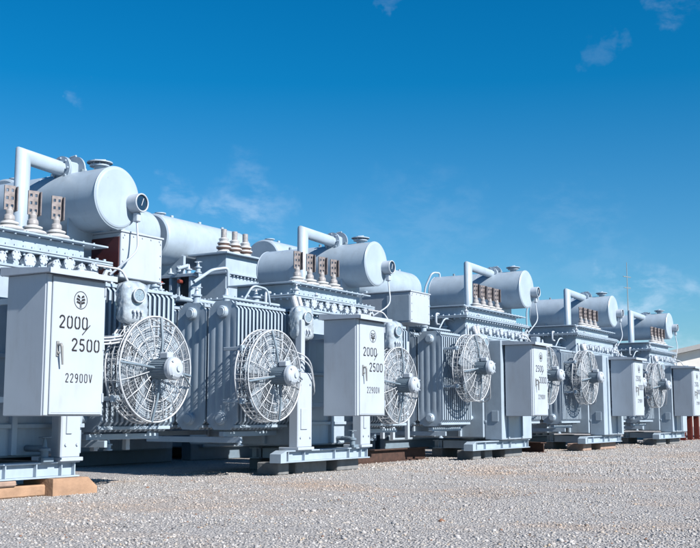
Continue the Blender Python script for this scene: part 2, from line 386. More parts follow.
def cabinet_meshes():
    body = MB(); body.box(0, .028, 0, CW, CD, CH, .008)
    body.box(.006, .010, .006, .052, .03, CH - .006, .004)
    body.box(CW - .02, .012, .006, CW - .004, .03, CH - .006, .003)
    body = body.mesh('cabinet_body', PAINT_L)
    door = MB(); door.box(.058, 0, .012, CW - .024, .026, CH - .02, .006)
    for z in (.12, CH - .14): door.cyl((CW - .018, .0, z), (CW - .018, .0, z + .08), .009, 8)
    door.box(CW - .03, -.004, .58, CW - .012, .004, .64, .002); door.box(.075, -.003, .03, CW - .04, .0, .034, .001)
    door = door.mesh('cabinet_door', PAINT_L)
    roof = MB()
    x0, x1, y0, y1 = -.05, CW + .05, -.075, CD + .04
    roof.add([(x0, y0, CH), (x1, y0, CH), (x1, y1, CH), (x0, y1, CH), (x0, y0, CH + .035), (x1, y0, CH + .035), (x1, y1, CH + .075), (x0, y1, CH + .075)],
             [[0, 3, 2, 1], [4, 5, 6, 7], [0, 1, 5, 4], [1, 2, 6, 5], [2, 3, 7, 6], [3, 0, 4, 7]])
    roof.box(x0 - .002, y0 - .003, CH - .012, x1 + .002, y0 + .004, CH + .037, .002)
    roof = roof.mesh('cabinet_roof', PAINT_L)
    h = MB(); h.box(.108, -.012, .50, .138, 0, .63, .003); h.tube([(.123, -.012, .60), (.123, -.045, .60), (.128, -.05, .58), (.15, -.042, .43)], [.013, .013, .014, .009], 8)
    h.cyl((.123, -.03, .53), (.123, -.01, .53), .012, 10)
    h = h.mesh('handle', STEEL)
    e = MB(); c = (.375, 1.01); y = -.0018
    n = 40
    for i in range(n):
        a0, a1 = 2 * math.pi * i / n, 2 * math.pi * (i + 1) / n
        e.prism([(c[0] + .066 * math.cos(a0), c[1] + .066 * math.sin(a0)), (c[0] + .066 * math.cos(a1), c[1] + .066 * math.sin(a1)),
                 (c[0] + .0605 * math.cos(a1), c[1] + .0605 * math.sin(a1)), (c[0] + .0605 * math.cos(a0), c[1] + .0605 * math.sin(a0))], lambda a, c_, d: (a, d, c_), y, 0)
    pr = lambda P: e.prism([(c[0] + px, c[1] + pz) for px, pz in P], lambda a, c_, d: (a, d, c_), y, 0)
    for s_ in (-1, 1):
        for zz, xo in ((.024, .036), (.002, .044), (-.02, .042)):
            P = [(s_ * .004, zz - .012), (s_ * xo, zz), (s_ * (xo - .006), zz + .015), (s_ * .010, zz + .006)]
            pr(P if s_ > 0 else P[::-1])
    for x_, wd in ((-.009, .004), (-.0025, .004), (.0045, .004)): pr([(x_, -.056), (x_ + wd, -.056), (x_ + wd, -.005 - .0), (x_, -.005)])
    e.v = [(c[0] + (x - c[0]) * 1.2, y, c[1] - .012 + (z - c[1]) * 1.2) for x, y, z in e.v]; e = e.mesh('emblem', BLACK)
    def txt(a, b2, c2):
        r_ = []
        t = MB(); strokes(t, a, .135, .745, .066, .105, .088, .0155)
        t.prism([(.400, .700), (.407, .694), (.500, .785), (.494, .790)], lambda p, q, d: (p, d, q), -.0019, 0); r_.append(t.mesh('lettering', BLACK))
        t = MB(); strokes(t, b2, .285, .555, .066, .105, .088, .0155); r_.append(t.mesh('lettering', BLACK))
        t = MB(); strokes(t, c2, .225, .285, .036, .075, .055, .009); r_.append(t.mesh('lettering', BLACK))
        return r_
    return body, door, roof, h, e, txt('2000', '2500', '22900V'), txt('2500', '3000', '22900V')
CAB = cabinet_meshes()

def bushing_meshes():
    p = MB(); p.lathe([(0, 0), (0, .095), (.006, .13), (.018, .138), (.034, .128), (.05, .085), (.056, .07), (.066, .095), (.078, .095), (.092, .06), (.10, .045), (.10, 0)], (0, 0, 0), (0, 0, 1), 26)
    p = p.mesh('insulator', PORC)
    q = MB(); q.lathe([(0, .05), (.02, .056), (.05, .052), (.07, .036), (.10, .038), (.12, .026), (.14, .026), (.14, 0)], (0, 0, .09), (0, 0, 1), 18)
    q = q.mesh('terminal_stem', STEM)
    t = MB()
    # flag pad with six holes: frame-by-frame strips so that the holes are real
    W_, H_, z0 = .105, .235, .20
    xs = [0, .016, .040, .065, .089, W_]; zz = [0, .025, .055, .10, .13, .175, .205, H_]
    for i in range(5):
        for j in range(7):
            if i in (1, 3) and j in (1, 3, 5): continue
            a, b_ = xs[i], xs[i + 1]; c, d = z0 + zz[j], z0 + zz[j + 1]
            t.add([(a - .055, -.009, c), (b_ - .055, -.009, c), (b_ - .055, .009, c), (a - .055, .009, c), (a - .055, -.009, d), (b_ - .055, -.009, d), (b_ - .055, .009, d), (a - .055, .009, d)],
                  [[0, 3, 2, 1], [4, 5, 6, 7], [0, 1, 5, 4], [1, 2, 6, 5], [2, 3, 7, 6], [3, 0, 4, 7]])
    t.box(.052, -.05, z0 - .01, .066, .05, z0 + .225, .004)
    t = t.mesh('terminal_pad', COPPER)
    return p, q, t
BUSH = bushing_meshes()

def gauge_meshes():
    b = MB(); rnd = random.Random(3)
    # sagging plastic bag over a box: rounded grid, crumpled
    nu, nv = 24, 14; vs = []
    for j in range(nv + 1):
        v = j / nv; z = -.22 + .44 * v
        sc = (1 - abs(2 * v - 1) ** 9 * .6)
        for i in range(nu):
            a = 2 * math.pi * i / nu; c, s = math.cos(a), math.sin(a)
            k = (abs(c) ** 7 + abs(s) ** 7) ** (-1 / 7)
            cr_ = 1 + .09 * math.sin(7 * a + 9 * v) * math.sin(5 * v * 3.1) + rnd.uniform(-.02, .02)
            vs.append((c * k * .15 * sc * cr_, s * k * .085 * sc * cr_, z))
    fs = [[j * nu + i, j * nu + (i + 1) % nu, (j + 1) * nu + (i + 1) % nu, (j + 1) * nu + i] for j in range(nv) for i in range(nu)]
    fs += [list(range(nu)), [nv * nu + i for i in range(nu)]]
    b.add(vs, fs, True); cover = b.mesh('gauge_cover', PLASTIC)
    d = MB(); d.lathe([(0, 0), (0, .055), (.008, .068), (.03, .068)], (.0, -.118, .07), (0, 1, 0), 26); dial = d.mesh('dial', DIAL)
    r = MB(); r.ring((0, -.118, .07), (0, 1, 0), .068, .008, 28, 6); 
    r.tube([(0, -.122, .07), (.03, -.122, .11)], .003, 4)
    for x in (-.045, 0, .045): r.cyl((x, -.112, -.09), (x, -.07, -.09), .017, 10); r.box(x - .008, -.118, -.14, x + .008, -.08, -.105, .002)
    r = r.mesh('dial_ring', PAINT_L)
    return cover, dial, r
GA = gauge_meshes()

def valve(b, p, h=.16, r=.035, wheel=True):
    x, y, z = p
    b.lathe([(0, 0), (0, r * 1.5), (.015, r * 1.5), (.015, r), (h * .45, r), (h * .45, r * 1.5), (h * .55, r * 1.5), (h * .6, r * .7), (h, r * .3), (h, 0)], p, (0, 0, 1), 14)
    if wheel: b.ring((x, y, z + h), (0, 0, 1), r * 1.5, .006, 16, 5); b.tube([(x - r * 1.5, y, z + h), (x + r * 1.5, y, z + h)], .004, 4)

# ---------------------------------------------------------------- one transformer
def build_unit(label, loc, cab_dx=0, var='A', cx=1.77, cz=2.96, cr=.325, pipe=(1.0, 3.38), cy0=.93, cy1=2.88,
               bx=(.05, .36, .66, .96), tower=(-.3, 1.7, .98, 2.44), fanL=(-1.34, 1.18), fanR=(1.93, 1.18), box=None, text=5, wrapL=True, padmat=None, relay_y=1.62, pipey=1.6):
    T = thing('transformer', label, 'transformer', loc, 'front row of transformers in the yard')
    T.rotation_euler.z = R(random.Random(int(loc[0] * 7)).uniform(-.35, .35)) if loc[0] else 0
    X0, X1, YF, YB = (-.42 if var == 'A' else -.05), 1.30, .86, 2.55; XC = -.42
    tx0, tx1, ty, tz = tower
    # tank
    b = MB(); b.box(X0, YF, .34, X1, YB, 2.02, .02)
    for x in (X0 + .30, .42, X1 - .28): b.box(x - .03, YF - .05, .36, x + .03, YF + .01, 1.98, .006)
    for z in (.62, 1.25, 1.75): b.box(X0 + .01, YF - .035, z - .02, X1 - .01, YF + .01, z + .02, .004)
    for y in (1.3, 1.8, 2.2): b.box(X0 - .05, y - .025, .36, X0 + .01, y + .025, 1.98, .006); b.box(X1 - .01, y - .025, .36, X1 + .05, y + .025, 1.98, .006)
    if var == 'B':
        for k in range(3):
            for z in (.68, 1.94): b.cyl((-.40, 1.10 + .475 * k, z), (X0 + .01, 1.10 + .475 * k, z), .042, 12)
    b.obj('tank', PAINT, T)
    # jacking columns
    if var == 'B':
        c = MB(); c.box(-.03, .53, .31, 1.28, YF - .001, 2.0, .015)
        for x in (.2, .8): c.box(x - .02, .50, .33, x + .02, .532, 1.95, .004)
        c.box(-.042, .60, .62, -.029, .72, .80, .003); c.obj('tank_front', PAINT, T)
    for xa, xb in (((-.74, -.43), (.76, 1.0)) if var == 'A' else ()):
        c = MB(); c.box(xa, .58, .33, xb, .72, 1.24, .012); c.box(xa + .10, .60, 1.24, xb - .13, .70, 1.9, .01)
        c.box(xa - .02, .56, .30, xb + .02, .85, .335, .004)
        c.box(xa + .05, .566, .55, xb - .12, .585, .80, .003)
        for z in (.45, 1.1): c.bolt((xa + .05, .58, z), (0, -1, 0)); c.bolt((xb - .05, .58, z), (0, -1, 0))
        c.obj('jacking_column', PAINT_L, T)
    # cover layers with bolted flanges
    b = MB()
    z2 = tz - .17
    b.box(tx0 + .12, ty + .03, 2.0, tx1 - .10, 2.60, z2 - .018, .008)
    b.box(tx0 - .04, ty - .07, z2 - .018, tx1, 2.70, z2, .003)
    b.box(tx0 - .04, ty - .07, z2 - .042, tx1, 2.70, z2 - .024, .003)
    b.box(X0 - .08, YF - .07, 2.02, X1 + .08, YB + .08, 2.045, .003)
    b.box(X0 - .08, YF - .07, 2.052, X1 + .08, YB + .08, 2.075, .003)
    x = tx0 + .02
    while x < tx1 - .03:
        b.bolt((x, ty - .035, z2), (0, 0, 1), .016, .022); b.bolt((x, ty - .035, z2 - .042), (0, 0, -1), .016, .028); x += .105
    y = ty + .07
    while y < 2.65:
        for xx in (tx0 - .005, tx1 - .035): b.bolt((xx, y, z2), (0, 0, 1), .016, .022); b.bolt((xx, y, z2 - .042), (0, 0, -1), .016, .028)
        y += .105
    x = X0 - .04
    while x < X1 + .06:
        b.bolt((x, YF - .035, 2.075), (0, 0, 1), .015, .02); b.bolt((x, YF - .035, 2.02), (0, 0, -1), .015, .026); x += .10
    b.obj('tank_cover', PAINT, T); b = MB()
    # turret under the bushings
    b.box(tx0 + .10, ty + .09, z2 + .002, tx1 - .25, 1.95, tz - .02, .006)
    b.box(tx0, ty, tz - .018, tx1, 2.05, tz, .003)
    x = tx0 + .08
    while x < tx1 - .05: b.bolt((x, ty + .03, tz - .018), (0, 0, -1), .012, .02); b.bolt((x, ty + .03, tz), (0, 0, 1), .012, .014); x += .145
    b.obj('bushing_turret', PAINT, T)
    # lifting lugs with dark discs painting the shade of two holes at the right end of the cover
    for yy in (ty - .02, 2.45):
        b = MB(); n = 14
        outline = [(-.16, 0), (.0, 0), (.0, .16), (-.04, .20), (-.10, .20), (-.16, .08)]
        b.prism([(tx1 + .06 + px, z2 - .26 + pz) for px, pz in outline], lambda a, c, d: (a, d, c), yy, yy + .025)
        b.obj('lifting_lug', PAINT_L, T)
        for zz in (.055, .14):
            h = MB(); h.lathe([(0, 0), (0, .026), (.02, .026)], (tx1 + .0, yy - .002, z2 - .26 + zz), (0, 1, 0), 14); h.obj('lug_hole_shade', DARK, T)
    # round covers and clutter on the front of the upper band
    b = MB(); k = 0; x = tx0 + .25
    rnd = random.Random(int(loc[0] * 10))
    while x < tx1 - .2:
        r = .05 + .018 * (k % 3 == 1); zc = 2.155 + .03 * (k % 2)
        b.lathe([(0, 0), (0, r), (.015, r), (.015, r * .7), (.09, r * .7)], (x, ty - .07, zc), (0, 1, 0), 18)
        for q in range(6):
            a = q * math.pi / 3; b.bolt((x + r * .82 * math.cos(a), ty - .07, zc + r * .82 * math.sin(a)), (0, -1, 0), .007, .01)
        b.cut('inspection_cover', PAINT_L, T)
        x += .165; k += 1
    b = MB()
    valve(b, (tx0 + .12, ty + .02, z2), .14, .03); b.cut('valve', PAINT_L, T); valve(b, (tx0 + .55, ty - .01, z2), .07, .022, False); b.cut('valve', PAINT_L, T)
    b.tube(fillet([(tx0 + .12, ty + .0, 2.2), (tx0 - .05, ty - .08, 2.2), (tx0 - .05, ty - .12, 1.65)], .06), .018, 8); b.cut('small_pipe', PAINT_L, T)
    b.tube(fillet([(tx1 - .5, ty + .0, 2.12), (tx1 - .5, ty - .12, 2.12), (tx1 - .25, ty - .12, 2.12), (tx1 - .25, ty - .12, 1.9)], .05), .014, 8); b.cut('small_pipe', PAINT_L, T)
    b.tube(fillet([(tx0 - .04, 1.3, z2 + .03), (tx0 - .14, 1.3, z2 + .03), (tx0 - .14, 1.3, z2 - .15), (X0 - .02, 1.3, z2 - .15)], .05), .02, 8)
    b.obj('small_pipe', PAINT_L, T)
    # high voltage side clutter behind, above left radiators
    b = MB()
    for i in range(3): valve(b, (XC - .30 - .28 * i, 1.25 + .25 * i, 2.10), .20, .045, i != 1); b.cut('valve', PAINT, T)
    if var == 'B': b.tube(fillet([(XC, 1.5, 2.02), (XC, 1.5, 2.18), (XC - .45, 1.5, 2.18), (XC - .45, 1.9, 2.25), (XC - .9, 1.9, 2.18)], .08), .03, 10); b.cut('cover_pipe', PAINT, T)
    b.tube(fillet([(XC - .2, 1.1, 2.1), (XC - .25, 1.1, 2.3), (XC - .5, 1.15, 2.33), (XC - .6, 1.2, 2.15)], .08), .014, 8); b.cut('cover_pipe', PAINT, T)
    b.tube([(XC - 1.15, 1.12, 2.12), (XC + .02, 1.12, 2.12)], .018, 8); b.cut('cover_pipe', PAINT, T); b.tube([(XC - 1.15, 1.8, 2.14), (XC + .02, 1.8, 2.14)], .03, 8); b.cut('cover_pipe', PAINT, T)
    if var == 'B': b.box(XC - .62, 1.6, 2.2, XC - .42, 1.75, 2.36, .01); b.obj('relay_box', PAINT, T)
    # low voltage bushings
    for i, x in enumerate(bx):
        B = link('bushing', BUSH[0], T, (x, ty + .13, tz)); link('terminal_stem', BUSH[1], B); link('terminal_pad', BUSH[2], B, rz=R(-22))
    # conservator
    b = MB(); rc = cr
    b.lathe([(0, 0), (0, rc - .03), (.006, rc - .012), (.02, rc), (cy1 - cy0 - .02, rc), (cy1 - cy0, rc - .02), (cy1 - cy0, 0)], (cx, cy0, cz), (0, 1, 0), 64)
    b.ring((cx, cy0 + .022, cz), (0, 1, 0), rc, .006, 64, 5); b.ring((cx, cy0 + .95, cz), (0, 1, 0), rc - .001, .0045, 64, 5); b.ring((cx, cy1 - .03, cz), (0, 1, 0), rc, .006, 64, 5)
    C_ = b.obj('conservator', PAINT, T)
    b = MB()
    b.lathe([(0, .06), (.05, .06), (.05, .105), (.065, .105), (.065, 0)], (cx, cy0 + .28, cz + rc - .015), (0, 0, 1), 24)
    for k in range(8): b.bolt((cx + .085 * math.cos(k * .785), cy0 + .28 + .085 * math.sin(k * .785), cz + rc + .05), (0, 0, 1), .008, .02)
    b.lathe([(0, .135), (.012, .135), (.03, .06), (.03, 0)], (cx, cy0 + .28, cz + rc + .07), (0, 0, 1), 24); b.tube([(cx - .08, cy0 + .28, cz + rc + .09), (cx + .08, cy0 + .28, cz + rc + .12)], .012, 6)
    b.obj('filler_cap', PAINT, C_)
    b = MB()
    gx, gz = cx + rc * .66, cz - rc * .1
    b.lathe([(0, .10), (.13, .10), (.13, .085)], (gx, cy0 - .13, gz), (0, 1, 0), 28); b.ring((gx, cy0 - .13, gz), (0, 1, 0), .092, .010, 28, 6)
    G_ = b.obj('oil_gauge', PAINT_L, C_)
    d = MB(); d.lathe([(0, 0), (0, .084)], (gx, cy0 - .122, gz), (0, 1, 0), 28); d.obj('gauge_glass', GLASS, C_)
    d = MB(); d.tube([(gx - .0, cy0 - .126, gz - .03), (gx + .03, cy0 - .126, gz + .05)], .005, 4); d.obj('gauge_needle', PAINT_L, C_)
    d = MB(); d.box(gx - .03, cy0 - .10, gz - .20, gx + .03, cy0 - .03, gz - .10, .01)
    pts = [(gx, cy0 - .06, gz - .16), (gx + .0, cy0 - .08, gz - .32), (gx - .03, cy0 - .12, gz - .50), (gx - .16, cy0 - .14, gz - .60), (tx1 - .02, ty - .05, z2 - .13)]
    d.tube(fillet(pts, .14), .011, 8); d.obj('gauge_conduit', PAINT_L, C_)
    b = MB()
    for yy in (cy0 + .45, cy1 - .4):
        pl = [(-rc * .8, 0)] + [(rc * math.sin(R(a)), cz - tz - rc * math.cos(R(a))) for a in range(-50, 51, 10)] + [(rc * .8, 0)]
        b.prism([(cx + px, tz - .17 + (pz + .17 if pz else 0)) for px, pz in pl], lambda a, c, d: (a, d, c), yy, yy + .02)
        b.box(cx - rc, yy - .05, tz - .19, cx + rc * .9, yy + .07, tz - .171, .003)
        b.box(tx1 - .3, yy - .03, tz - .24, cx + rc * .9, yy + .05, tz - .192, .003); b.cut('conservator_saddle', PAINT, T)
    d = MB()
    for yy in (cy0 + .55, cy0 + 1.0, cy0 + 1.55): d.cyl((cx + .02, yy, cz + rc - .01), (cx + .02, yy, cz + rc + .045), .022, 10); d.cut('vent_stub', PAINT_D, C_)
    # thick oil pipe and gas relay
    px, pz = pipe; pr = .078
    b = MB(); b.tube([(px, pipey, tz - .02), (px + .01, pipey, pz - pr), (cx - .18, pipey, pz - pr - .03)], pr, 24)
    b.lathe([(0, .0), (0, .12), (.02, .12), (.02, .0)], (px, pipey, tz), (0, 0, 1), 24)
    for k in range(8): b.bolt((px + .1 * math.cos(k * .785), pipey + .1 * math.sin(k * .785), tz + .02), (0, 0, 1), .01, .014)
    b.obj('oil_pipe', PAINT, T)
    b = MB(); rx = cx - .18; rz_ = pz - pr - .03
    b.lathe([(0, 0), (0, .135), (.018, .135), (.018, 0)], (rx, pipey, rz_), (1, 0, 0), 28); b.lathe([(0, 0), (0, .135), (.018, .135), (.018, 0)], (rx + .022, pipey, rz_), (1, 0, 0), 28)
    b.lathe([(0, 0), (0, .15), (.018, .15), (.018, 0)], (rx + .20, pipey, rz_ + .02), (1, 0, 0), 28); b.box(rx + .03, pipey - .075, rz_ - .08, rx + .2, pipey + .075, rz_ + .09, .02)
    for k in range(8): b.bolt((rx, pipey + .11 * math.cos(k * .785), rz_ + .11 * math.sin(k * .785)), (-1, 0, 0), .011, .02)
    b.cyl((rx + .3, pipey, rz_ - .25), (rx + .3, pipey, rz_ + .02), .06, 16); b.cyl((rx + .2, pipey, rz_ + .02), (rx + .33, pipey, rz_ + .02), .06, 16)
    b.tube(fillet([(rx + .12, pipey, rz_ + .08), (rx + .12, pipey, rz_ + .14), (rx + .12, pipey - .1, rz_ + .15)], .03), .012, 6)
    b.obj('gas_relay', PAINT, T)
    # breather pipe arch at the rear end
    b = MB(); b.tube(fillet([(cx - .05, cy1 - .12, cz + rc - .02), (cx - .05, cy1 - .12, cz + rc + .07), (cx - .25, cy1 - .05, cz + rc + .07), (cx - .36, cy1 + .06, cz + .1), (cx - .36, cy1 + .06, 2.2)], .12, 8), .02, 8)
    if var == 'B': b.obj('breather_pipe', PAINT, T)
    # cable box
    if box is not None:
        x0 = box; y0, y1, z0, z1 = .97, 1.85, 2.14, 2.62
        b = MB(); b.box(x0, y0, z0, x0 + .64, y1, z1, .008); b.box(x0 - .015, y0 - .012, z1, x0 + .655, y1 + .01, z1 + .02, .003)
        for xx in (x0 + .08, x0 + .56):
            for yy in (1.35, 1.8): b.box(xx - .03, yy - .03, .35, xx + .03, yy + .03, z0 + .01, .004)
        for z in [z0 + .05 + .125 * i for i in range(4)]:
            for xx in (x0 + .03, x0 + .61): b.bolt((xx, y0, z), (0, -1, 0), .009, .009)
        for i in range(5): b.bolt((x0 + .05 + .135 * i, y0, z1 - .025), (0, -1, 0), .009, .009)
        b.obj('cable_box', PAINT_L, T)
        b = MB(); b.box(x0 - .012, y0 + .02, z0 + .03, x0 - .001, y0 + .42, z1 - .05, .003); b.obj('side_panel', DKRED if box < 2 else PAINT, T)
    # radiators: three banks deep on either side
    for side, rx in ((-1, -1.575), (1, 2.625 - RL)):
        for k in range(3):
            y = .88 + k * .475
            r_ = link('radiator', RAD, T)
            if side < 0: r_.location = (rx, y, .55)
            else: r_.location = (2.625, y + RW, .55); r_.rotation_euler.z = math.pi
            link('header_pipe', HD_T, r_); link('header_pipe', HD_B, r_)
        b = MB(); xx = rx
        for y in (1.08, 2.2): b.box(xx + .02, y, .47, xx + RL + .02, y + .07, .53, .004); b.cut('radiator_support', PAINT, T)
        b.box(xx + .05, .86, .40, xx + .09, 2.3, .468, .003); b.cut('radiator_support', PAINT, T)
        valve(b, (xx + .35, 1.10, .36), .12, .03, False)
        b.obj('valve', PAINT, T)
    # fans
    for (fx, fz), tl in ((fanL, .0), (fanR, .25)):
        F = bpy.data.objects.new('cooling_fan', None); COL.objects.link(F); F.parent = T; F.location = (fx, .50, fz); 
        for q in FAN[5]: link('fan_bracket', q, F)
        for nm, me in (('fan_guard', FAN[0]), ('wire_mesh', FAN[1]), ('motor', FAN[2]), ('motor_cap', FAN[3]), ('fan_blades', FAN[4])):
            o = link(nm, me, F)
            if nm != 'motor_cap': o.rotation_euler.y = tl if nm != 'fan_blades' else tl * 3
    # control cabinet
    K = link('control_cabinet', CAB[0], T, (cab_dx, 0, .71))
    link('cabinet_door', CAB[1], K); link('cabinet_roof', CAB[2], K); link('handle', CAB[3], K); link('emblem', CAB[4], K)
    for q in CAB[text]: link('lettering', q, K)
    b = MB()
    for xx in (cab_dx + .08, cab_dx + .65):
        for z in (.85, 1.70): b.box(xx - .025, CD, z - .025, xx + .025, YF - .03, z + .025, .004); b.cut('cabinet_bracket', PAINT, T)
    # gauges in plastic
    gs = [(1.66, .60, 1.83)]
    if wrapL: gs.append((-.50, .70, 1.86))
    for gx_, gy_, gz_ in gs:
        o = link('gauge_box', GA[0], T, (gx_, gy_, gz_), R(-10)); link('dial', GA[1], o); link('dial_ring', GA[2], o)
    b = MB()
    for i, (a, z) in enumerate(((0, 1.58), (.05, 1.585), (.10, 1.58))):
        b.tube(fillet([(1.57 + a, .62, 1.62), (1.57 + a, .60, 1.50 - .02 * i), (1.3, .55, 1.46 - .03 * i), (1.12, .62, 1.45 - .03 * i)], .08), .010, 7); b.cut('gauge_conduit', WIRE, T)
    b.tube(fillet([(1.66, .66, 2.05), (1.66, .75, 2.18), (1.40, .85, 2.2)], .06), .012, 7); b.cut('gauge_conduit', WIRE, T)
    if wrapL: b.tube([(-.54, .75, 2.05), (-.54, .8, 2.2)], .04, 10); b.cut('gauge_conduit', WIRE, T); b.tube([(-.42, .75, 2.05), (-.42, .8, 2.2)], .03, 10); b.cut('gauge_conduit', WIRE, T)
    for z in (1.52, 1.46): b.tube(fillet([(-.9, .62, z), (-.6, .5, z - .1), (-.3, .62, z - .5), (-.3, .84, z - .52)], .15), .009, 6); b.cut('gauge_conduit', WIRE, T)
    # base frame
    b = MB(); bx0, bx1 = -.95, (1.02 if var == 'A' else 1.35)
    for yy in (.60, 1.70):
        if yy > 1: bx0 = .0
        b.box(bx0, yy, .285, bx1, yy + .16, .30, .002); b.box(bx0, yy, .155, bx1, yy + .16, .17, .002); b.box(bx0 + .01, yy + .05, .171, bx1 - .01, yy + .062, .284, .001)
        for xx in (bx0 + .05, bx0 + .4, .15, .5, bx1 - .22, bx1 - .06): b.box(xx, yy + .008, .171, xx + .012, yy + .15, .284, .001)
        b.cut('base_beam', PAINT, T)
    bx0 = -.95
    for xx in (.15, .8): b.box(xx - .08, .762, .16, xx + .08, 1.698, .295, .004); b.cut('cross_beam', PAINT, T)
    b.add([(bx0, .60, .155), (bx0, .76, .155), (bx0 - .12, .60, .155), (bx0 - .12, .76, .155), (bx0, .60, .30), (bx0, .76, .30), (bx0 - .12, .60, .26), (bx0 - .12, .76, .26)],
          [[0, 1, 3, 2], [4, 6, 7, 5], [0, 2, 6, 4], [1, 5, 7, 3], [2, 3, 7, 6]])
    b.obj('towing_nose', PAINT, T)
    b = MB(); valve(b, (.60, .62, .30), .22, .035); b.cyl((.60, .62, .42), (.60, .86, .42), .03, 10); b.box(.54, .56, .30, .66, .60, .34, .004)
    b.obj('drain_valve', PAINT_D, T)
    return T

SP = 5.33
build_unit('nearest transformer of the front row, partly cut off at left, with stencilled 2000/2500 cabinet', (0, 0, 0), cab_dx=0, cx=1.77, cz=2.96,
           pipe=(1.07, 3.42), bx=(.22, .51, .80, 1.10), box=1.87, text=5)
build_unit('second transformer from the near end, cabinet stencilled 2000/2500, four copper terminals', (SP, 0, 0), cab_dx=-.30, cx=1.80, cz=2.91,
           pipe=(.85, 3.38), bx=(.0, .30, .60, .90), box=2.91, text=5, fanR=(1.68, 1.14))
build_unit('third transformer in the front row, higher-set fans and cabinet stencilled 2500 3000', (2 * SP, 0, 0), cab_dx=.05, var='B', cx=2.2, cz=3.11, cr=.36,
           pipe=(.98, 3.54), bx=(-.05, .25, .55, .85), tower=(-.8, 1.9, .85, 2.55), fanL=(-1.08, 1.48), fanR=(2.1, 1.46), text=6)
build_unit('fourth transformer in the front row, before the farthest one, narrow door 2500 3000', (3 * SP, 0, 0), cab_dx=.38, var='B', cx=2.1, cz=3.12, cr=.36,
           pipe=(.84, 3.56), bx=(-.05, .25, .55, .85), tower=(-.8, 1.9, .85, 2.60), fanL=(-1.0, 1.49), fanR=(2.0, 1.46), text=6)
build_unit('farthest transformer of the front row, its cabinet cut by the right edge', (4 * SP, 0, 0), cab_dx=.0, var='B', cx=1.5, cz=3.11, cr=.35,
           pipe=(.2, 3.46), bx=(-.05, .25, .55, .85), tower=(-.8, 1.5, .85, 2.55), fanL=(-1.29, 1.45), fanR=(2.0, 1.46), text=6)

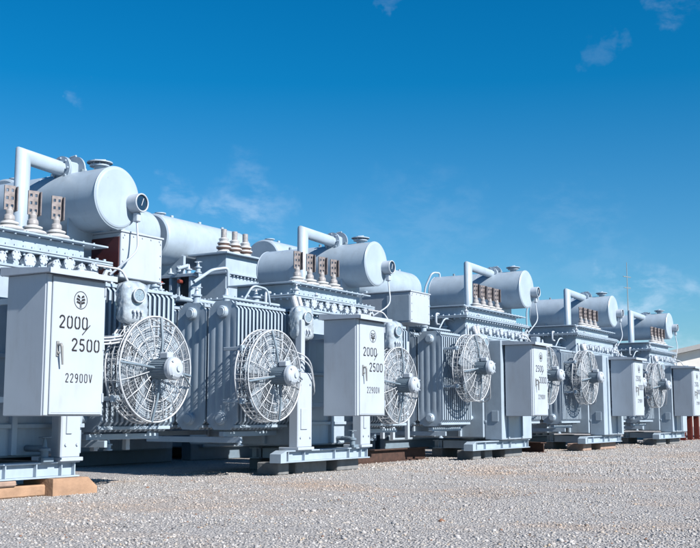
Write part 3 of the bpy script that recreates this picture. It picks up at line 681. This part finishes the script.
# ---------------------------------------------------------------- second row
def build_rear(x, label, CLN=3.0, bush=True):
    T = thing('transformer', label, 'transformer', (x, 4.4, 0), 'back row of transformers')
    b = MB(); b.box(.3, .0, .20, 2.7, 2.0, 2.55, .02)
    for xx in (.6, 1.1, 1.6, 2.1, 2.5): b.box(xx - .03, -.05, .4, xx + .03, .01, 2.5, .005)
    for yy in (.3, .8, 1.3): b.box(.24, yy - .03, .4, .31, yy + .03, 2.5, .005)
    b.obj('tank', PAINT, T)
    b = MB(); b.box(.2, -.1, 2.55, 2.8, 2.1, 2.60, .004)
    xx = .28
    while xx < 2.75: b.bolt((xx, -.06, 2.6), (0, 0, 1), .016, .022); b.bolt((xx, -.06, 2.55), (0, 0, -1), .016, .022); xx += .13
    b.obj('tank_cover', PAINT, T)
    tt = 3.42 if bush else 3.1
    b = MB(); b.box(.68, -.1, 2.61, 1.62, .55, tt, .006); b.box(.58, -.2, tt, 1.72, .65, tt + .03, .003); b.box(.62, -.16, tt - .34, 1.68, .6, tt - .31, .003)
    xx = .66
    while xx < 1.66: b.bolt((xx, -.13, tt - .34), (0, 0, -1), .016, .03); xx += .1
    b.obj('bushing_turret', PAINT, T)
    for i in range(3 if bush else 0):
        p = MB(); o = (.80 + .30 * i, .05, 3.45)
        p.lathe([(0, .10), (.03, .12), (.05, .10), (.08, .08), (.10, .13), (.12, .13), (.14, .08), (.17, .11), (.19, .11), (.21, .07), (.25, .09), (.27, .06)], o, (0, 0, 1), 20)
        B = p.obj('bushing', PORC, T)
        q = MB(); q.lathe([(.06, .09), (.085, .125), (.10, .128), (.13, .08), (.155, .10), (.17, .112)], o, (0, 0, 1), 20); q.obj('skirt', BROWN, B)
        q = MB(); q.cyl((o[0], o[1], o[2] + .26), (o[0], o[1], o[2] + .42), .05, 14); q.obj('terminal_stem', STEM, B)
    b = MB(); b.lathe([(0, 0), (0, .38), (.02, .405), (.05, .415), (CLN - .07, .415), (CLN - .03, .40), (CLN, .30), (CLN, 0)], (0, 1.0, 3.70), (1, 0, 0), 56)
    for xx in (.55, 1.3, CLN - .4): b.cyl((xx, 1.0, 4.1), (xx, 1.0, 4.16), .03, 10)
    b.lathe([(0, .07), (.04, .07), (.04, .10), (.055, .10), (.055, 0)], (.25, 1.0, 4.10), (0, 0, 1), 20)
    b.obj('conservator', PAINT, T)
    b = MB()
    for xx in (.5, CLN - .5): b.box(xx - .03, .65, 2.6, xx + .03, 1.35, 3.42, .004); b.cut('conservator_saddle', PAINT, T)
    b = MB()
    for i in range(3):
        y0 = .1 + i * .42
        b.box(.02, y0, 2.62, .28, y0 + .05, 2.98, .003); b.box(.02, y0 + .25, 2.62, .28, y0 + .30, 2.98, .003)
    b.box(.0, .02, 2.98, .30, 1.45, 3.03, .003); b.box(-.02, .0, 2.57, .28, 1.5, 2.618, .003)
    b.obj('terminal_frame', PAINT, T)
    for i in range(3):
        y0 = .1 + i * .42
        d = MB(); d.box(.06, y0 + .05, 2.63, .27, y0 + .25, 2.97, .003); d.obj('pocket_shade_block', DARK, T)  # solid dark block fills the opening, its shade put into the colour
        d = MB(); d.cyl((.04, y0 + .2, 2.9), (-.06, y0 + .2, 2.9), .035, 10); d.obj('red_knob', RED, T)
    b = MB(); b.tube(fillet([(-.15, -.1, 2.85), (.3, -.1, 3.1), (.56, -.24, 3.16), (.56, -.26, 2.3)], .08), .028, 8); b.cut('cover_pipe', PAINT, T)
    for i in range(4): valve(b, (.05 + .12 * i, -.02 + .3 * i, 3.03), .18, .04, i % 2 == 0); b.cut('valve', PAINT, T)
    b.tube(fillet([(-.1, .3, 3.1), (.2, .3, 3.2), (.5, .7, 3.2)], .1), .03, 8); b.cut('cover_pipe', PAINT, T); b.tube(fillet([(1.75, 0, 2.6), (1.75, 0, 2.85), (2.1, .0, 2.85), (2.1, .1, 2.6)], .1), .03, 8); b.cut('cover_pipe', PAINT, T)
    valve(b, (2.3, .1, 2.6), .25, .05); b.cut('valve', PAINT, T); valve(b, (2.55, .2, 2.6), .2, .04)
    b.obj('valve', PAINT, T)
    for xx in (.45, 1.55):
        r_ = link('radiator', RAD, T, (xx, -.56, .62)); link('header_pipe', HD_T, r_); link('header_pipe', HD_B, r_)
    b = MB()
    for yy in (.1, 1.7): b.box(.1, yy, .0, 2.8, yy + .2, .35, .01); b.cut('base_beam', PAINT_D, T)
build_rear(4.05, 'back row transformer mostly hidden behind the nearest one, left edge of the photo')
build_rear(7.2, 'back row transformer with three skirted bushings and dark pockets with red knobs', CLN=2.35)
build_rear(10.4, 'back row transformer whose conservator end shows left of the second pipe elbow', CLN=2.6, bush=False)
build_rear(13.3, 'back row transformer whose conservator end rises behind the second front conservator', bush=False)

def added_tank(x, label):  # added tanks that close the light gaps between front units and block the horizon
    T = thing('added_tank', label, 'tank', (x, 4.3, 0), 'added tanks behind the front row')
    b = MB(); b.box(0, 0, .15, 2.3, 1.6, 2.05, .02)
    for xx in (.3, .8, 1.3, 1.8): b.box(xx - .03, -.05, .2, xx + .03, .01, 2.0, .005)
    for yy in (.4, .9, 1.3): b.box(-.05, yy - .03, .2, .01, yy + .03, 2.0, .005)
    b.obj('tank', PAINT, T)
    b = MB(); b.box(-.08, -.08, 2.05, 2.38, 1.68, 2.09, .004)
    for i in range(20): b.bolt((0 + .12 * i, -.04, 2.09), (0, 0, 1), .016, .022)
    b.obj('tank_cover', PAINT, T)
    for i in range(3):
        b = MB(); valve(b, (.4 + .7 * i, .4, 2.09), .22, .06, i != 1); b.obj('valve', PAINT_L, T)
    for xx in (.1, 1.25): r_ = link('radiator', RAD, T, (xx - .05, -.52, .4)); link('header_pipe', HD_T, r_); link('header_pipe', HD_B, r_)
    for yy in (.1, 1.3): b = MB(); b.box(-.1, yy, 0, 2.4, yy + .2, .149, .01); b.obj('base_beam', PAINT_D, T)
added_tank(16.9, 'low bare tank added between the third and fourth transformers to block horizon light, no conservator on top')
added_tank(20.6, 'low bare tank added between the fourth and farthest transformers to block horizon light, no conservator on top')

# ---------------------------------------------------------------- timbers and beams on the ground
def block(name, x0, y0, z0, x1, y1, z1, m, label, cat, rz=0, group=None):
    b = MB(); cx_, cy_ = (x0 + x1) / 2, (y0 + y1) / 2
    nx = 8; rnd = random.Random(int(x0 * 100)); b.box(x0 - cx_, y0 - cy_, 0, x1 - cx_, y1 - cy_, z1 - z0, .012)
    o = b.obj(name, m); o.location = (cx_, cy_, z0); o.rotation_euler.z = rz
    return tag(o, label, cat, group)
block('timber_beam', -3.0, .62, 0, .70, .85, .10, WOOD, 'long low orange timber beam lying under the nearest base frame', 'timber')
b = MB(); b.prism([(.62, 0), (1.17, 0), (1.17, .06), (1.05, .152), (.62, .152)], lambda a, c, d: (a, d, c), .52, .90)
tag(b.obj('timber_block', WOOD), 'orange timber block with sloped end under the near right base corner', 'timber block')
block('timber_block', -.55, .60, .101, -.3, .86, .153, WOODP, 'reddish packing block on the orange beam near the left edge', 'timber block')
block('timber_block', .05, .60, .101, .28, .86, .153, WOODP, 'reddish packing block on the orange beam, beside the larger sloped block', 'timber block')
block('timber_block', -.3, 1.7, 0, .9, 1.9, .153, WOODG, 'rear grey timber under the back edge of the nearest transformer', 'timber block')
def blocks(u, items):
    for (x0, y0, x1, y1, m, lab) in items: block('timber_block', u * SP + x0, y0 + .14, 0, u * SP + x1, y1 + .14, .153, m, lab, 'timber block')
blocks(1, ((-.88, .62, -.66, .95, WOODG, 'pale grey block under the left front corner of the second transformer'), (-.45, .66, .25, .9, WOODG, 'grey block between two others under the second transformer'),
           (.42, .60, .95, .98, WOODG, 'weathered grey block under the right front corner of the second transformer'), (.1, 1.6, .9, 1.8, WOODG, 'grey timber under the rear of the second transformer')))
blocks(2, ((-.75, .60, -.45, .9, WOODG, 'pale block under the left front corner of the third transformer'), (-.2, .64, .1, .9, WOODG, 'small pale middle block under the third transformer'),
           (.55, .6, 1.3, .95, WOODG, 'pale grey block under the right front corner of the third transformer'), (.1, 1.6, .9, 1.8, WOODG, 'grey timber under the rear of the third transformer')))
blocks(3, ((-.8, .60, -.3, .95, WOODP, 'beige block under the left front corner of the fourth transformer'), (.3, .6, 1.3, .95, WOODP, 'beige block under the right front corner of the fourth transformer'), (.1, 1.6, .9, 1.8, WOODG, 'grey timber under the rear of the fourth transformer')))
blocks(4, ((-.8, .60, .0, .95, WOODG, 'grey block under the left front corner of the farthest transformer'), (.4, .6, 1.3, .95, WOODG, 'grey block under the right front corner of the farthest transformer'), (.1, 1.6, .9, 1.8, WOODG, 'grey timber under the rear of the farthest transformer')))
def ibeam(x, y, l, rz, m, label, h=.2):
    b = MB(); b.box(-l / 2, -.07, 0, l / 2, .07, .018, .003); b.box(-l / 2, -.07, h - .018, l / 2, .07, h, .003); b.box(-l / 2, -.008, .019, l / 2, .008, h - .019, .001)
    o = b.obj('steel_beam', m); o.location = (x, y, 0); o.rotation_euler.z = R(rz); return tag(o, label, 'steel beam')
ibeam(2 * SP + 2.5, 1.9, 2.0, 15, RUST, 'rusty steel beam on the gravel between the third and fourth transformers')
ibeam(2 * SP + 3.6, 1.7, 1.4, 60, RUST, 'short rusty beam angled under the left radiators of the fourth transformer')
ibeam(SP + 2.3, 1.7, 1.4, 20, RUST, 'rusty beam under the right radiators of the second transformer')
ibeam(3 * SP + 2.6, 1.7, 2.2, 8, RUST, 'rusty beam on the gravel between the fourth and farthest transformers')
ibeam(1 * SP + 3.4, 1.6, 2.4, 2, RUST, 'dark rusty beam lying before the third transformer radiators')
# red oxide stands beyond the last cabinet
for i in range(4):
    b = MB(); b.box(-.07, -.07, 0, -.055, .07, .72, .002); b.box(.055, -.07, 0, .07, .07, .72, .002); b.box(-.054, -.006, 0, .054, .006, .72, .001); b.box(-.12, -.12, .721, .12, .12, .74, .002); b.box(-.12, -.12, 0.0, .12, .12, .015, .002)
    o = b.obj('support_stand', RED); o.location = (4 * SP + 5.0 + .8 * i, 1.6, 0)
    tag(o, ['first', 'second', 'third', 'fourth'][i] + ' red oxide steel stand from the left, below the farthest cabinet at the right edge', 'support stand', 'red stands behind the farthest cabinet')
b = MB(); b.box(0, 0, .74, 9, .2, .9, .01); b.box(0, 1.6, .74, 9, 1.8, .9, .01)
for i in range(9): b.box(.3 + i, .201, .76, .42 + i, 1.599, .88, .003)
b.box(0, .05, .902, 9, 1.75, 1.25, .01); o = b.obj('flat_trailer', RUST); o.location = (4 * SP + 4.6, 1.5, 0); tag(o, 'rust brown steel platform resting on red stands at the far right', 'platform')

# ---------------------------------------------------------------- distant building and mast
def far(a_, dist, z=0):     # helper giving a spot on the ground at a bearing (degrees from +X) and a distance
    return (cam.location.x + dist * math.cos(R(a_)), cam.location.y + dist * math.sin(R(a_)), z)
T = thing('warehouse', 'low cream warehouse with pale shallow roof behind the last cabinet', 'building', far(15.2, 78)); T.rotation_euler.z = R(-70)
b = MB(); Wd, Ht = 30, 4.8
b.prism([(0, 0), (Wd, 0), (Wd, Ht), (Wd / 2, Ht + 3.2), (0, Ht)], lambda a, c, d: (a, d, c), 0, 40)
b.obj('wall', CONC, T)
b = MB(); b.prism([(-.6, Ht - .12), (Wd / 2, Ht + 3.25), (Wd + .6, Ht - .12), (Wd + .6, Ht + .2), (Wd / 2, Ht + 3.6), (-.6, Ht + .2)], lambda a, c, d: (a, d, c), -.5, 40.5)
b.obj('roof', ROOF, T)
for i in range(8):
    b = MB(); b.box(1.2 + i * 3.6, -.06, 1.2, 3.6 + i * 3.6, .02, 3.3, .01); f_ = b.obj('window', ROOF, T)
    b = MB(); b.box(1.3 + i * 3.6, -.09, 1.3, 2.36 + i * 3.6, -.062, 3.2, .01); b.box(2.44 + i * 3.6, -.09, 1.3, 3.5 + i * 3.6, -.062, 3.2, .01); b.obj('pane', WIN, f_)
p = far(17.0, 60)
b = MB(); b.tube([(0, 0, 0), (0, 0, 9.0)], [.05, .015], 8); b.tube([(-.35, .1, 8.2), (.35, -.1, 8.2)], .02, 6); b.tube([(-.25, .1, 7.6), (.25, -.1, 7.6)], .02, 6)
o = b.obj('antenna_mast', STEEL); o.location = p; tag(o, 'thin grey antenna mast rising behind the farthest transformers', 'mast')

# ---------------------------------------------------------------- ground
def ground_mat():
    m = bpy.data.materials.new('gravel_ground'); m.use_nodes = True; n, l = m.node_tree.nodes, m.node_tree.links; b = n['Principled BSDF']; b.inputs['Roughness'].default_value = .9
    t = n.new('ShaderNodeTexCoord')
    v = n.new('ShaderNodeTexVoronoi'); v.inputs['Scale'].default_value = 60; l.new(t.outputs['Object'], v.inputs[0])
    r = n.new('ShaderNodeValToRGB'); sp = n.new('ShaderNodeSeparateColor'); l.new(v.outputs['Color'], sp.inputs[0]); l.new(sp.outputs[0], r.inputs[0])
    r.color_ramp.interpolation = 'CONSTANT'; E_ = r.color_ramp.elements
    E_[0].position = 0; E_[0].color = (.44, .41, .385, 1); E_[1].position = .93; E_[1].color = (.12, .11, .11, 1)
    for pz, c in ((.2, (.54, .51, .47)), (.45, (.57, .54, .50)), (.7, (.51, .46, .40)), (.85, (.60, .57, .53))): e = E_.new(pz); e.color = (*c, 1)
    for e in E_: e.color = [c * k for c, k in zip(e.color[:3], (.57, .60, .655))] + [1]
    z = n.new('ShaderNodeTexNoise'); z.inputs['Scale'].default_value = .45; z.inputs['Detail'].default_value = 8; z.inputs['Roughness'].default_value = .65; l.new(t.outputs['Object'], z.inputs[0])
    mr_ = n.new('ShaderNodeMapRange'); l.new(z.outputs[0], mr_.inputs[0]); mr_.inputs[1].default_value = .50; mr_.inputs[2].default_value = .70; mr_.inputs[4].default_value = .6
    mx = n.new('ShaderNodeMix'); mx.data_type = 'RGBA'; l.new(mr_.outputs[0], mx.inputs[0]); l.new(r.outputs[0], mx.inputs[6]); mx.inputs[7].default_value = (.30, .225, .17, 1)
    l.new(mx.outputs[2], b.inputs['Base Color'])
    v2 = n.new('ShaderNodeTexVoronoi'); v2.inputs['Scale'].default_value = 60; l.new(t.outputs['Object'], v2.inputs[0])
    bp = n.new('ShaderNodeBump'); bp.invert = True; bp.inputs['Strength'].default_value = 1; bp.inputs['Distance'].default_value = .02; l.new(v2.outputs['Distance'], bp.inputs['Height']); l.new(bp.outputs[0], b.inputs['Normal'])
    return m
gm = ground_mat()
# fine undulating sheet near, joined to the wide plain
xs = sorted(set([-1500, -400, -100, -40] + [round(-20 + .4 * i, 3) for i in range(151)] + [60, 100, 400, 1500]))
ys = sorted(set([-1500, -400, -100, -30] + [round(-12 + .4 * i, 3) for i in range(46)] + [10, 40, 100, 400, 1500]))
def gz(x, y):
    if not (-20 < x < 40 and -12 < y < 6): return 0.0
    f_ = min(1, max(0, (.2 - y) / 1.0))
    return f_ * (.03 * mnoise.noise((x * .35, y * .5, 0)) + .015 * mnoise.noise((x * 1.3, y * 1.3, 4)))
vs = [(x, y, gz(x, y)) for y in ys for x in xs]; nx = len(xs)
b = MB(); b.add(vs, [[j * nx + i, j * nx + i + 1, (j + 1) * nx + i + 1, (j + 1) * nx + i] for j in range(len(ys) - 1) for i in range(nx - 1)], True)
g = b.obj('ground', gm); g['kind'] = 'structure'

# loose stones (countless): one mesh
rng = np.random.default_rng(5)
bm = bmesh.new(); bmesh.ops.create_icosphere(bm, subdivisions=1, radius=1); base = np.array([v.co[:] for v in bm.verts]); tri = np.array([[v.index for v in f.verts] for f in bm.faces]); bm.free()
def scatter(n, x0, x1, y0, y1, smin, smax, p=2.2):
    x = rng.uniform(x0, x1, n); y = rng.uniform(y0, y1, n); s = smin + (smax - smin) * rng.random(n) ** p
    return x, y, s
parts = [scatter(52000, -4.5, 6, -6.0, 2.2, .004, .0115), scatter(36000, 6, 16, -6.5, 2.2, .006, .018), scatter(16000, 16, 34, -9, 2.2, .010, .026),
         scatter(2200, -4, 9, -5.5, 1.2, .009, .022, 3), scatter(24, -3, 20, -5, 0.5, .018, .03, 2)]
X = np.concatenate([p_[0] for p_ in parts]); Y = np.concatenate([p_[1] for p_ in parts]); Z = np.concatenate([p_[2] for p_ in parts]); n = len(X)
gzv = np.array([gz(a, c) for a, c in zip(X, Y)])
sc = Z[:, None] * rng.uniform(.65, 1.25, (n, 3)); sc[:, 2] *= .7
ang = rng.uniform(0, 2 * np.pi, n); ca, sa = np.cos(ang), np.sin(ang)
V = base[None] * (1 + rng.uniform(-.28, .28, (n, 12, 1))) * sc[:, None, :]
vx = V[..., 0] * ca[:, None] - V[..., 1] * sa[:, None] + X[:, None]; vy = V[..., 0] * sa[:, None] + V[..., 1] * ca[:, None] + Y[:, None]
vz = V[..., 2] + gzv[:, None] + sc[:, 2:3] * .1
co = np.stack([vx, vy, vz], -1).reshape(-1).astype(np.float32)
F_ = (tri[None] + (np.arange(n) * 12)[:, None, None]).reshape(-1).astype(np.int32)
me = bpy.data.meshes.new('loose_gravel'); me.vertices.add(n * 12); me.vertices.foreach_set('co', co)
me.loops.add(len(F_)); me.loops.foreach_set('vertex_index', F_); me.polygons.add(len(F_) // 3); me.polygons.foreach_set('loop_start', np.arange(0, len(F_), 3, dtype=np.int32))
me.update(calc_edges=True); me.validate()
sm = bpy.data.materials.new('stone'); sm.use_nodes = True; nn, ll = sm.node_tree.nodes, sm.node_tree.links; pb = nn['Principled BSDF']; pb.inputs['Roughness'].default_value = .85
ge = nn.new('ShaderNodeNewGeometry'); rp = nn.new('ShaderNodeValToRGB'); rp.color_ramp.interpolation = 'CONSTANT'; ll.new(ge.outputs['Random Per Island'], rp.inputs[0]); ll.new(rp.outputs[0], pb.inputs['Base Color'])
E_ = rp.color_ramp.elements; E_[0].position = 0; E_[0].color = (.50, .46, .415, 1); E_[1].position = .965; E_[1].color = (.12, .11, .105, 1)
for q, c in ((.2, (.56, .525, .485)), (.42, (.50, .45, .385)), (.58, (.61, .58, .54)), (.72, (.44, .42, .40)), (.86, (.53, .42, .31)), (.91, (.30, .27, .25)), (.988, (.30, .15, .09))): e = E_.new(q); e.color = (*c, 1)
t_ = nn.new('ShaderNodeTexCoord'); z_ = nn.new('ShaderNodeTexNoise'); z_.inputs['Scale'].default_value = .45; z_.inputs['Detail'].default_value = 8; z_.inputs['Roughness'].default_value = .65; ll.new(t_.outputs['Object'], z_.inputs[0])
m_ = nn.new('ShaderNodeMapRange'); ll.new(z_.outputs[0], m_.inputs[0]); m_.inputs[1].default_value = .50; m_.inputs[2].default_value = .68; m_.inputs[4].default_value = .55
x_ = nn.new('ShaderNodeMix'); x_.data_type = 'RGBA'; ll.new(m_.outputs[0], x_.inputs[0]); ll.new(rp.outputs[0], x_.inputs[6]); x_.inputs[7].default_value = (.34, .235, .16, 1); ll.new(x_.outputs[2], pb.inputs['Base Color'])
for e in E_: e.color = [c * k for c, k in zip(e.color[:3], (.57, .60, .655))] + [1]
me.materials.append(sm)
o = bpy.data.objects.new('loose_gravel', me); COL.objects.link(o); o['kind'] = 'stuff'; o['label'] = 'pale crushed stone scattered over the yard ground'; o['category'] = 'gravel'
